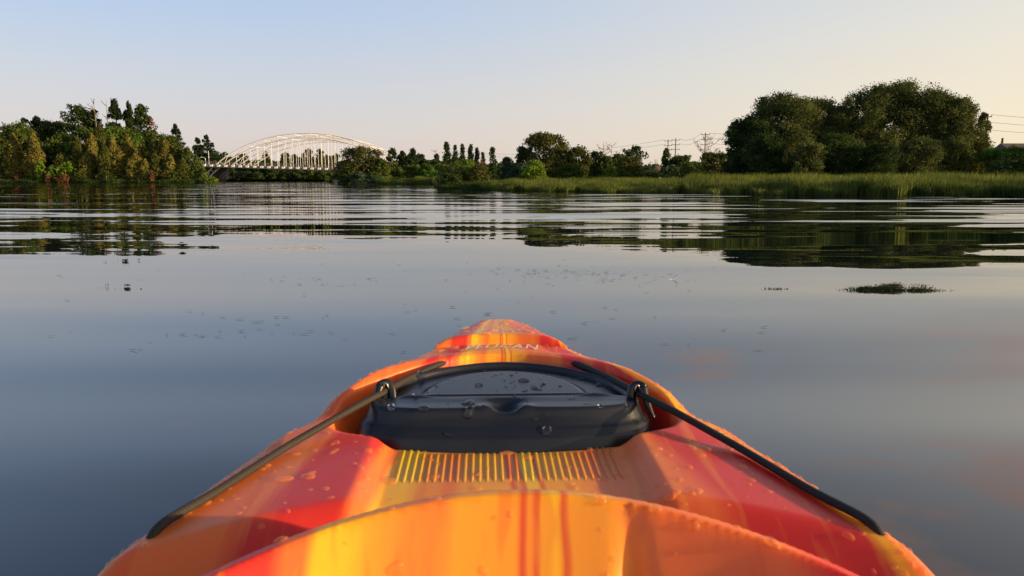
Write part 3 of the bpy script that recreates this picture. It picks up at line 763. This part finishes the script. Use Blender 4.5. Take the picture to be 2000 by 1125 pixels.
def plastic():
    m, n, l = new_mat('marbled_plastic')
    o = n.new('ShaderNodeOutputMaterial'); p = n.new('ShaderNodeBsdfPrincipled')
    p.inputs['Roughness'].default_value = .33; p.inputs['IOR'].default_value = 1.5
    p.inputs['Subsurface Weight'].default_value = .5; p.inputs['Subsurface Radius'].default_value = (1, .45, .12); p.inputs['Subsurface Scale'].default_value = .03
    l.new(p.outputs[0], o.inputs[0])
    at = n.new('ShaderNodeAttribute'); at.attribute_name = 'across'
    tc = n.new('ShaderNodeTexCoord')
    def noise(scale, vec, detail=2):
        mp = n.new('ShaderNodeMapping'); mp.inputs['Scale'].default_value = vec; l.new(tc.outputs['Object'], mp.inputs['Vector'])
        t = n.new('ShaderNodeTexNoise'); t.inputs['Scale'].default_value = scale; t.inputs['Detail'].default_value = detail
        l.new(mp.outputs[0], t.inputs['Vector']); return t.outputs['Fac']
    def mth(op, a, b, c=None):
        k = n.new('ShaderNodeMath'); k.operation = op
        for i, q_ in enumerate((a, b, c)):
            if q_ is None: continue
            if isinstance(q_, (int, float)): k.inputs[i].default_value = q_
            else: l.new(q_, k.inputs[i])
        return k.outputs[0]
    warp = mth('SUBTRACT', noise(5, (1, .5, 1)), .5)
    sfac = mth('MULTIPLY_ADD', warp, .12, at.outputs['Fac'])
    f = mth('MULTIPLY_ADD', sfac, .5, .5)
    OR, RD, YE, AM = (.80,.170,.026), (.64,.032,.016), (.92,.50,.012), (.88,.36,.016)
    r = n.new('ShaderNodeValToRGB'); r.color_ramp.interpolation = 'LINEAR'
    stops = [(0,OR),(.135,OR),(.155,RD),(.245,RD),(.262,OR),(.278,OR),(.29,YE),(.325,YE),(.345,AM),(.405,OR),(.43,AM),(.497,AM),(.505,RD),(.513,AM),(.522,RD),(.527,YE),(.545,YE),(.552,RD),(.558,AM),(.60,AM),(.66,OR),(.77,OR),(.81,RD),(.93,RD),(.945,YE),(.965,OR),(1,OR)]
    els = r.color_ramp.elements
    while len(els) > 1: els.remove(els[-1])
    els[0].position = 0; els[0].color = (*OR, 1)
    stops = stops[:32]
    for pos, c in stops[1:]:
        e = els.new(pos); e.color = (*c, 1)
    l.new(f, r.inputs[0])
    # fine streaks along the hull
    st = noise(1, (60, 2.2, 10), 3)
    mr = n.new('ShaderNodeMapRange'); mr.inputs['From Min'].default_value = .52; mr.inputs['From Max'].default_value = .66; l.new(st, mr.inputs['Value'])
    mx = n.new('ShaderNodeMix'); mx.data_type = 'RGBA'; l.new(mth('MULTIPLY', mr.outputs[0], .30), mx.inputs['Factor'])
    l.new(r.outputs[0], mx.inputs['A']); mx.inputs['B'].default_value = (.88,.36,.02,1)
    st2 = noise(1, (34, 1.4, 8), 2)
    mr2 = n.new('ShaderNodeMapRange'); mr2.inputs['From Min'].default_value = .56; mr2.inputs['From Max'].default_value = .64; l.new(st2, mr2.inputs['Value'])
    mx2 = n.new('ShaderNodeMix'); mx2.data_type = 'RGBA'; l.new(mth('MULTIPLY', mr2.outputs[0], .30), mx2.inputs['Factor'])
    l.new(mx.outputs['Result'], mx2.inputs['A']); mx2.inputs['B'].default_value = (.66,.05,.016,1)
    l.new(mx2.outputs['Result'], p.inputs['Base Color'])
    b = n.new('ShaderNodeBump'); b.inputs['Strength'].default_value = .12; b.inputs['Distance'].default_value = .001
    l.new(noise(240, (1, 1, 1), 2), b.inputs['Height']); l.new(b.outputs[0], p.inputs['Normal'])
    rr = n.new('ShaderNodeMapRange'); rr.inputs['To Min'].default_value = .26; rr.inputs['To Max'].default_value = .46
    l.new(noise(14, (1, 1, 1), 3), rr.inputs['Value']); l.new(rr.outputs[0], p.inputs['Roughness'])
    return m
PLASTIC = plastic()
kayak = empty('kayak', (KX, 0, 0), KROT)
tag(kayak, 'orange, yellow and red marbled plastic kayak with a black bow hatch', 'kayak')
ys = np.concatenate([np.linspace(-1.61, .46, 120, endpoint=False), np.linspace(.46, BOW-.001, 330)])
ss = np.linspace(-1, 1, 361)
SS, YY = np.meshgrid(ss, ys); XX = SS*W(YY); ZZ = F(XX, YY)
nr, ncx = XX.shape
idx = np.arange(nr*ncx).reshape(nr, ncx)
Fq = np.stack([idx[:-1,:-1], idx[:-1,1:], idx[1:,1:], idx[1:,:-1]], -1).reshape(-1, 4)
me = np_mesh('deck', np.stack([XX, YY, ZZ], -1).reshape(-1, 3), Fq, 4)
at = me.attributes.new('across', 'FLOAT', 'POINT'); at.data.foreach_set('value', SS.ravel().astype(np.float32))
link('deck', me, PLASTIC, kayak, True)
# hull below the deck edge
hy = ys[::3]
prof = [(1.0,0.0),(1.012,.10),(1.005,.25),(.97,.5),(.88,.75),(.70,.9),(.40,.98),(0,1.0)]
prof = prof + [(-a, b) for a, b in prof[:-1]][::-1]
HV = []
for y in hy:
    top = float(F(W(y), y)); keel = float(np.interp(y, [-1.62,-1.3,-.9,.6,1.1,1.3,BOW], [.30,.02,-.10,-.10,-.03,.12,.36]))
    keel = min(keel, top-.01)
    for a, b in prof: HV.append((a*W(y), y, top+(keel-top)*b))
npf = len(prof); i2 = np.arange(len(hy)*npf).reshape(len(hy), npf)
Fq = np.stack([i2[:-1,:-1], i2[1:,:-1], i2[1:,1:], i2[:-1,1:]], -1).reshape(-1, 4)
me = np_mesh('hull', HV, Fq, 4)
at = me.attributes.new('across', 'FLOAT', 'POINT'); at.data.foreach_set('value', np.tile([max(-1, min(1, a)) for a, _ in prof], len(hy)).astype(np.float32))
link('hull', me, PLASTIC, kayak, True)
# ribs of the foredeck grip panel
for i in range(31):
    x = -.132+i*.0088
    ya, yb = .815+.25*x*x, .925
    yq = np.linspace(ya, yb, 9)
    o = MB().tube([(x, y, float(F(x, y))-.0012) for y in yq], [.0014]+[.0029]*7+[.0014], 6).build('grip_rib', PLASTIC, kayak, True)
    a_ = o.data.attributes.new('across', 'FLOAT', 'POINT'); a_.data.foreach_set('value', np.full(len(o.data.vertices), x/float(W(.87)), np.float32))

# ---- hatch lid
BLACK = principled('black_hatch_plastic', (.010,.012,.016), .24, .15, 20, .5, bump=.10, bscale=700)
def lid_z(x, y):
    d = -lid_d(x, y)                                 # distance inside the outline
    d = d*np.interp(y, [.96, 1.07], [1.12, 3.0])*1.0
    yt = .402 + .045*(y-.99)
    z = np.interp(d, [-.001,0,.004,.010,.020,.026,.045,.052,.2], [.338,.345,.352,.362,.3715,.374,.3935,.3965,.3975]) + .05*np.clip(y-.99, 0, None)
    # raised ledge, then sunk D-shaped panel with a straight rear edge
    pd = np.minimum(d-.052, (y-1.000)) ; pd = np.minimum(pd, d-.048)
    z = z + .004*smooth(-.010, -.002, pd)*smooth(.010, .0, pd)*0
    z = z - .0085*smooth(.0, .016, np.minimum(d-.060, y-1.012))*smooth(.002, .012, d-.040)
    # inner raised plateau
    rr2 = 1-np.sqrt((x/.128)**2+np.clip((y-1.022)/.128, -9, 9)**2*(y > 1.022))
    rr2 = np.minimum(rr2, (y-1.018)/.05)
    z = z + .0075*smooth(.0, .16, rr2)
    # finger notch in the middle of the rear lip
    nt = np.exp(-(x/.018)**2)*smooth(.962, .972, y)*smooth(1.008, .994, y)
    z = z - .011*nt
    wing = np.exp(-((np.abs(x)-.026)/.010)**2)*np.exp(-((y-.972)/.008)**2)*.003
    eye = np.exp(-((np.abs(x)-.128)/.020)**2)*np.exp(-((y-1.016)/.0045)**2)
    return z + wing + .004*eye
tt = np.linspace(0, 1, 100)**.8
NT = 300; LQ = lid_poly(NT)
V = [];
for t in tt: V.append(LC_ + (LQ-LC_)*t)
V = np.array(V); VX, VY = V[..., 0], V[..., 1]; VZ = lid_z(VX, VY)
V3 = np.concatenate([np.stack([VX, VY, VZ], -1), np.stack([LQ[:,0]*1.0, LQ[:,1], np.full(NT, .336)], -1)[None]], 0)
nrr = V3.shape[0]; idx = np.arange(nrr*NT).reshape(nrr, NT); nx = np.roll(idx, -1, 1)
Fq = np.stack([idx[:-1], idx[1:], nx[1:], nx[:-1]], -1).reshape(-1, 4)
me = np_mesh('hatch_lid', V3.reshape(-1, 3), Fq, 4)
bmm = bmesh.new(); bmm.from_mesh(me); bmesh.ops.remove_doubles(bmm, verts=bmm.verts[:NT], dist=1e-5); bmesh.ops.recalc_face_normals(bmm, faces=bmm.faces); bmm.to_mesh(me); bmm.free()
lid = link('hatch_lid', me, BLACK, kayak, True); lid['label'] = 'black hatch lid with sunken panel'

# ---- bungee cords
def cord_mat():
    m, n, l = new_mat('braided_cord')
    o = n.new('ShaderNodeOutputMaterial'); p = n.new('ShaderNodeBsdfPrincipled'); p.inputs['Roughness'].default_value = .75
    l.new(p.outputs[0], o.inputs[0])
    tc = n.new('ShaderNodeTexCoord'); ck = n.new('ShaderNodeTexChecker'); ck.inputs['Scale'].default_value = 520
    mp = n.new('ShaderNodeMapping'); mp.inputs['Rotation'].default_value = (0, 0, .6)
    l.new(tc.outputs['Object'], mp.inputs['Vector']); l.new(mp.outputs[0], ck.inputs['Vector'])
    ck.inputs['Color1'].default_value = (.012,.011,.010,1); ck.inputs['Color2'].default_value = (.034,.024,.015,1)
    l.new(ck.outputs['Color'], p.inputs['Base Color'])
    b = n.new('ShaderNodeBump'); b.inputs['Strength'].default_value = .6; b.inputs['Distance'].default_value = .001
    l.new(ck.outputs['Fac'], b.inputs['Height']); l.new(b.outputs[0], p.inputs['Normal'])
    return m
CORD = cord_mat(); CORDB = principled('black_cord', (.009,.009,.010), .7, .3, 300, bump=.5, bscale=900)
def on_deck(u, v, off=.0):
    z = .38
    for _ in range(25):
        x, y = kp(u, v, z); z = .5*z+.5*(float(F(x, y))+off)
    return (x, y, z)
def spline(P, n=60):
    P = np.array(P, float); s = np.concatenate([[0], np.cumsum(np.linalg.norm(np.diff(P, axis=0), axis=1))]); t = np.linspace(0, s[-1], n)
    Q = np.stack([np.interp(t, s, P[:, i]) for i in range(3)], 1)
    for _ in range(8): Q[1:-1] = (Q[:-2]+2*Q[1:-1]+Q[2:])/4
    return Q
def zpt(u, v, z): return (*kp(u, v, z), z)
hookL = zpt(752, 764, .402); hookR = zpt(1246, 768, .402)
eL, eR = on_deck(287, 1050, .002), on_deck(1728, 1043, .002)
cl = spline([(eL[0], eL[1], eL[2]-.012), eL, (eL[0]+.004, eL[1]+.015, eL[2]+.005), on_deck(420, 962, .005), on_deck(560, 872, .006), zpt(690, 797, .396), hookL])
MB().tube(cl, .0050, 10).build('bungee_cord', CORD, kayak, True)
cr = spline([(eR[0], eR[1], eR[2]-.012), eR, (eR[0]-.004, eR[1]+.015, eR[2]+.005), on_deck(1590, 962, .005), on_deck(1440, 872, .006), zpt(1315, 802, .396), hookR])
MB().tube(cr, .0050, 10).build('bungee_cord', CORDB, kayak, True)
fl = spline([hookL, zpt(800, 738, .401), zpt(850, 714, .403), zpt(900, 698, .404), zpt(935, 694, .398), zpt(950, 696, .375)])
MB().tube(fl, .0050, 10).build('bungee_cord', CORD, kayak, True)
fr = spline([hookR, zpt(1195, 741, .401), zpt(1135, 714, .403), zpt(1080, 698, .404), zpt(1045, 694, .398), zpt(1030, 696, .375)])
MB().tube(fr, .0056, 10).build('bungee_cord', CORDB, kayak, True)
HOOKM = principled('black_hook_plastic', (.008,.008,.009), .25, .1, 30)
for hk, tipu, tipv in ((hookL, 716, 815), (hookR, 1278, 818)):
    sg = -1 if tipu < 1000 else 1
    tip = Vector(zpt(tipu, tipv, .372)); h = Vector(hk)
    m = MB()
    loop = [h+Vector((sg*.008, -.004, .008)), h+Vector((sg*.003, .002, .013)), h+Vector((-sg*.006, .004, .011)), h+Vector((-sg*.010, .002, .0)), h+Vector((-sg*.010, -.004, -.012))]
    m.tube(spline(loop, 16), .0070, 8, flat=.7)
    m.tube(spline([h+Vector((sg*.006, -.002, .009)), h.lerp(tip, .5)+Vector((0, -.002, .006)), tip], 14), [.0074-.0004*i for i in range(14)], 8)
    m.build('cord_hook', HOOKM, kayak, True)
    ring = [Vector(hk)+Vector((-sg*.002+.0065*math.cos(a)*.6, -.006, .002+.0115*math.sin(a))) for a in np.linspace(.3, 2.9, 10)]
    MB().tube(ring, .0009, 6).build('wire_clip', principled('bright_wire', (.45,.43,.40), .35, metal=.8), kayak, True)

# ---- lettering on the bow
cu = bpy.data.curves.new('lettering', 'FONT'); cu.body = 'PELICAN'; cu.size = .046; cu.align_x = 'CENTER'; cu.shear = .25; cu.space_character = 1.08; cu.resolution_u = 2
tmp = bpy.data.objects.new('tmp_text', cu); COL.objects.link(tmp)
bpy.context.view_layer.update()
tm = bpy.data.meshes.new_from_object(tmp.evaluated_get(bpy.context.evaluated_depsgraph_get()))
bpy.data.objects.remove(tmp)
bmm = bmesh.new(); bmm.from_mesh(tm)
bmesh.ops.subdivide_edges(bmm, edges=[e for e in bmm.edges if e.calc_length() > .006], cuts=3)
for v_ in bmm.verts:
    x = v_.co.x*.66; y = 1.240+v_.co.y-1.5*x*x
    v_.co = (x, y, float(F(x, y))+.0016)
bmm.to_mesh(tm); bmm.free(); tm.name = 'lettering'; tm.materials.clear()
link('lettering', tm, principled('white_decal', (.75,.75,.75), .4), kayak)

# ---- seat inside the cockpit
mm = MB(); pts = []; nx_, ny_ = 9, 12
for j in range(ny_):
    for i in range(nx_):
        x = -.2+.4*i/(nx_-1); t = j/(ny_-1)
        if t < .6: y, z = .02-.42*t/.6, .14-.03*t/.6+.35*x*x
        else: q_ = (t-.6)/.4; y, z = -.40-.10*q_, .11+.30*q_+.2*x*x*(1-q_)
        pts.append((x, y, z))
mm.poly(pts, [(j*nx_+i, j*nx_+i+1, (j+1)*nx_+i+1, (j+1)*nx_+i) for j in range(ny_-1) for i in range(nx_-1)])
so = mm.build('seat', principled('seat_fabric', (.02,.02,.022), .9, .3, 60), kayak, True)
sm_ = so.modifiers.new('thick', 'SOLIDIFY'); sm_.thickness = .03

# ---- water beads on deck and lid
def bead_material():
    m, n, l = new_mat('water_bead')
    o = n.new('ShaderNodeOutputMaterial'); p = n.new('ShaderNodeBsdfPrincipled')
    p.inputs['Roughness'].default_value = .0; p.inputs['IOR'].default_value = 1.33; p.inputs['Transmission Weight'].default_value = 1
    p.inputs['Base Color'].default_value = (1,1,1,1); l.new(p.outputs[0], o.inputs[0]); return m
def beads(name, label, places, rng, parent_mat):
    ring, lev = 12, 4; Vv, Ff = [], []
    for (x, y, z, nrm, r) in places:
        nrm = Vector(nrm).normalized(); a = nrm.orthogonal().normalized(); b = nrm.cross(a)
        th = rng.uniform(0, 6.28); a, b = a*math.cos(th)+b*math.sin(th), b*math.cos(th)-a*math.sin(th)
        e = rng.uniform(.75, 1.35); hgt = rng.uniform(.40, .62); b0 = len(Vv); c = Vector((x, y, z))
        ph = rng.uniform(0, 6.28); am = rng.uniform(0, .16)
        for k in range(lev):
            f = k/lev*math.pi/2
            for i in range(ring):
                t = 2*math.pi*i/ring; rr = r*math.cos(f)*(1+am*math.sin(2*t+ph)+am*.6*math.sin(3*t+2*ph))
                Vv.append(c+a*(rr*e*math.cos(t))+b*(rr/e*math.sin(t))+nrm*(r*hgt*math.sin(f)-.0004))
        Vv.append(c+nrm*r*hgt)
        for k in range(lev-1):
            for i in range(ring):
                q0 = b0+k*ring+i; q1 = b0+k*ring+(i+1) % ring; Ff.append((q0, q1, q1+ring, q0+ring))
        for i in range(ring): Ff.append((b0+(lev-1)*ring+i, b0+(lev-1)*ring+(i+1) % ring, len(Vv)-1))
        Ff.append(tuple(b0+i for i in reversed(range(ring))))
    me = bpy.data.meshes.new(name); me.from_pydata([tuple(v) for v in Vv], [], Ff); me.update()
    o = link(name, me, parent_mat, None, True); o.location = (KX, 0, 0); o.rotation_euler = (0, 0, KROT)
    tag(o, label, 'water drops', kind='stuff'); return o
def nrm_of(fn, x, y, e=.002):
    return (-(float(fn(x+e, y))-float(fn(x-e, y)))/(2*e), -(float(fn(x, y+e))-float(fn(x, y-e)))/(2*e), 1)
rng = np.random.default_rng(42); pl = []
while len(pl) < 900:
    y = rng.uniform(.50, BOW-.02); edge = rng.random() < .42
    s = rng.choice([-1, 1])*rng.uniform(.90, .985) if edge else rng.uniform(-.9, .9)
    x = s*float(W(y)); ld = float(lid_d(x, y))
    if ld < .03: continue
    if rng.random() > np.interp(y, [.5, .8, 1.4], [1, .8, .35]): continue
    nn = nrm_of(F, x, y)
    rdd = float(rim_d(x, y))
    if rdd < -.075: continue
    if nn[0]**2+nn[1]**2 > (1.2 if rdd > -.004 else 9) and not edge: continue
    r = min(.0088, .0012+abs(rng.lognormal(-6.05, .7))) if not edge else rng.uniform(.0014, .0046)
    pl.append((x, y, float(F(x, y)), nn, r))
BEAD = bead_material()
def painted_glow_bead():  # orange deck light refracted by the beads is painted in as diffuse colour
    m, n, l = new_mat('painted_glow_bead')
    o = n.new('ShaderNodeOutputMaterial'); g = n.new('ShaderNodeBsdfGlossy'); g.inputs['Roughness'].default_value = .02
    t = n.new('ShaderNodeBsdfTransparent'); f = n.new('ShaderNodeFresnel'); f.inputs['IOR'].default_value = 1.36
    dd = n.new('ShaderNodeBsdfDiffuse'); dd.inputs[0].default_value = (.9,.36,.07,1); tm_ = n.new('ShaderNodeMixShader'); tm_.inputs[0].default_value = .42
    l.new(t.outputs[0], tm_.inputs[1]); l.new(dd.outputs[0], tm_.inputs[2])
    x = n.new('ShaderNodeMixShader'); ge = n.new('ShaderNodeNewGeometry'); iv = n.new('ShaderNodeMath'); iv.operation = 'SUBTRACT'; iv.inputs[0].default_value = 1; l.new(ge.outputs['Backfacing'], iv.inputs[1]); mu = n.new('ShaderNodeMath'); mu.operation = 'MULTIPLY'; l.new(f.outputs[0], mu.inputs[0]); l.new(iv.outputs[0], mu.inputs[1]); l.new(mu.outputs[0], x.inputs[0]); dd = n.new('ShaderNodeBsdfDiffuse'); dd.inputs[0].default_value = (.92,.34,.06,1); tm_ = n.new('ShaderNodeMixShader'); tm_.inputs[0].default_value = .20; l.new(t.outputs[0], tm_.inputs[1]); l.new(dd.outputs[0], tm_.inputs[2]); l.new(tm_.outputs[0], x.inputs[1]); l.new(g.outputs[0], x.inputs[2]); l.new(x.outputs[0], o.inputs[0])
    return m
beads('water_beads', 'water beads with painted orange glow scattered over the orange deck', pl, rng, painted_glow_bead())
pl = []
while len(pl) < 95:
    x = rng.normal(0, .09); y = rng.uniform(.94, 1.17)
    if float(lid_d(x, y)) > -.012: continue
    r = min(.0095, .0010+abs(rng.lognormal(-6.3, .8)))
    pl.append((x, y, float(lid_z(x, y)), nrm_of(lid_z, x, y), r))
beads('water_beads', 'dark water beads scattered over the black hatch lid', pl, rng, BEAD)

# ------------------------------------------------------------------ things floating on the river
def wp(u, v):
    d = ray(u, v); k = -CAM_H/d[2]; return d[0]*k, d[1]*k
WEED = principled('floating_weed', (.035,.04,.02), .7, .4, 30)
rng = np.random.default_rng(9)
fe_x, fe_y = wp(1311, 546)
fe = MB(); prof_ = [(0,0),(.05,.012),(.10,.016),(.15,.012),(.19,0)]
pts_ = [(a*.45, b, .004+.9*a*a) for a, b in prof_]+[(a*.45, -b, .004+.9*a*a) for a, b in prof_[1:-1]][::-1]
fo = empty('feather', (fe_x, fe_y, 0), .5)
fe.poly([(p_[0]*.7, p_[1]*.8, p_[2]) for p_ in pts_], [tuple(range(len(pts_)))])
fe.build('vane', principled('white_feather', (.8,.78,.72), .7), fo)
MB().tube([(-.02,0,.002),(.03,0,.006),(.058,0,.03)], .0012, 5).build('quill', principled('feather_quill', (.7,.66,.55), .5), fo)
tag(fo, 'small pale feather floating upright on the calm water', 'feather')
def weed_patch(label, spots, n, sp, seed):
    r_ = np.random.default_rng(seed); V_, F_ = [], []
    for (u, v) in spots:
        cx, cy = wp(u, v)
        for _ in range(n):
            x = cx+r_.normal(0, sp*1.5); y = cy+r_.normal(0, sp); a = r_.uniform(-.5, .5); ln = r_.uniform(.008, .035); wd = r_.uniform(.0015, .004)
            dx, dy = math.cos(a)*ln, math.sin(a)*ln; b = len(V_)
            V_ += [(x-dx, y-dy, .003), (x, y-wd, .004), (x+dx, y+dy, .003+r_.uniform(0, .006)), (x, y+wd, .004)]
            F_.append((b, b+1, b+2, b+3))
    me_ = bpy.data.meshes.new('floating_weed'); me_.from_pydata(V_, [], F_); me_.update()
    tag(link('floating_weed', me_, WEED), label, 'water weed', kind='stuff')
weed_patch('loose patch of grassy weed floating on the calm water', [(1110,533),(1150,536)], 60, .22, 1)
sp_ = [(rng.uniform(100, 1500), rng.uniform(505, 690)) for _ in range(70)]
sp_ = [q_ for q_ in sp_ if not (abs(q_[0]-985) < (q_[1]-610)*2.2)]
weed_patch('scattered dark specks of weed floating on the calm water', sp_, 1, .02, 2)
weed_patch('thin line of weed specks floating ahead of the bow', [(610,650),(525,625),(590,545),(640,555),(700,545),(370,655)], 6, .06, 3)
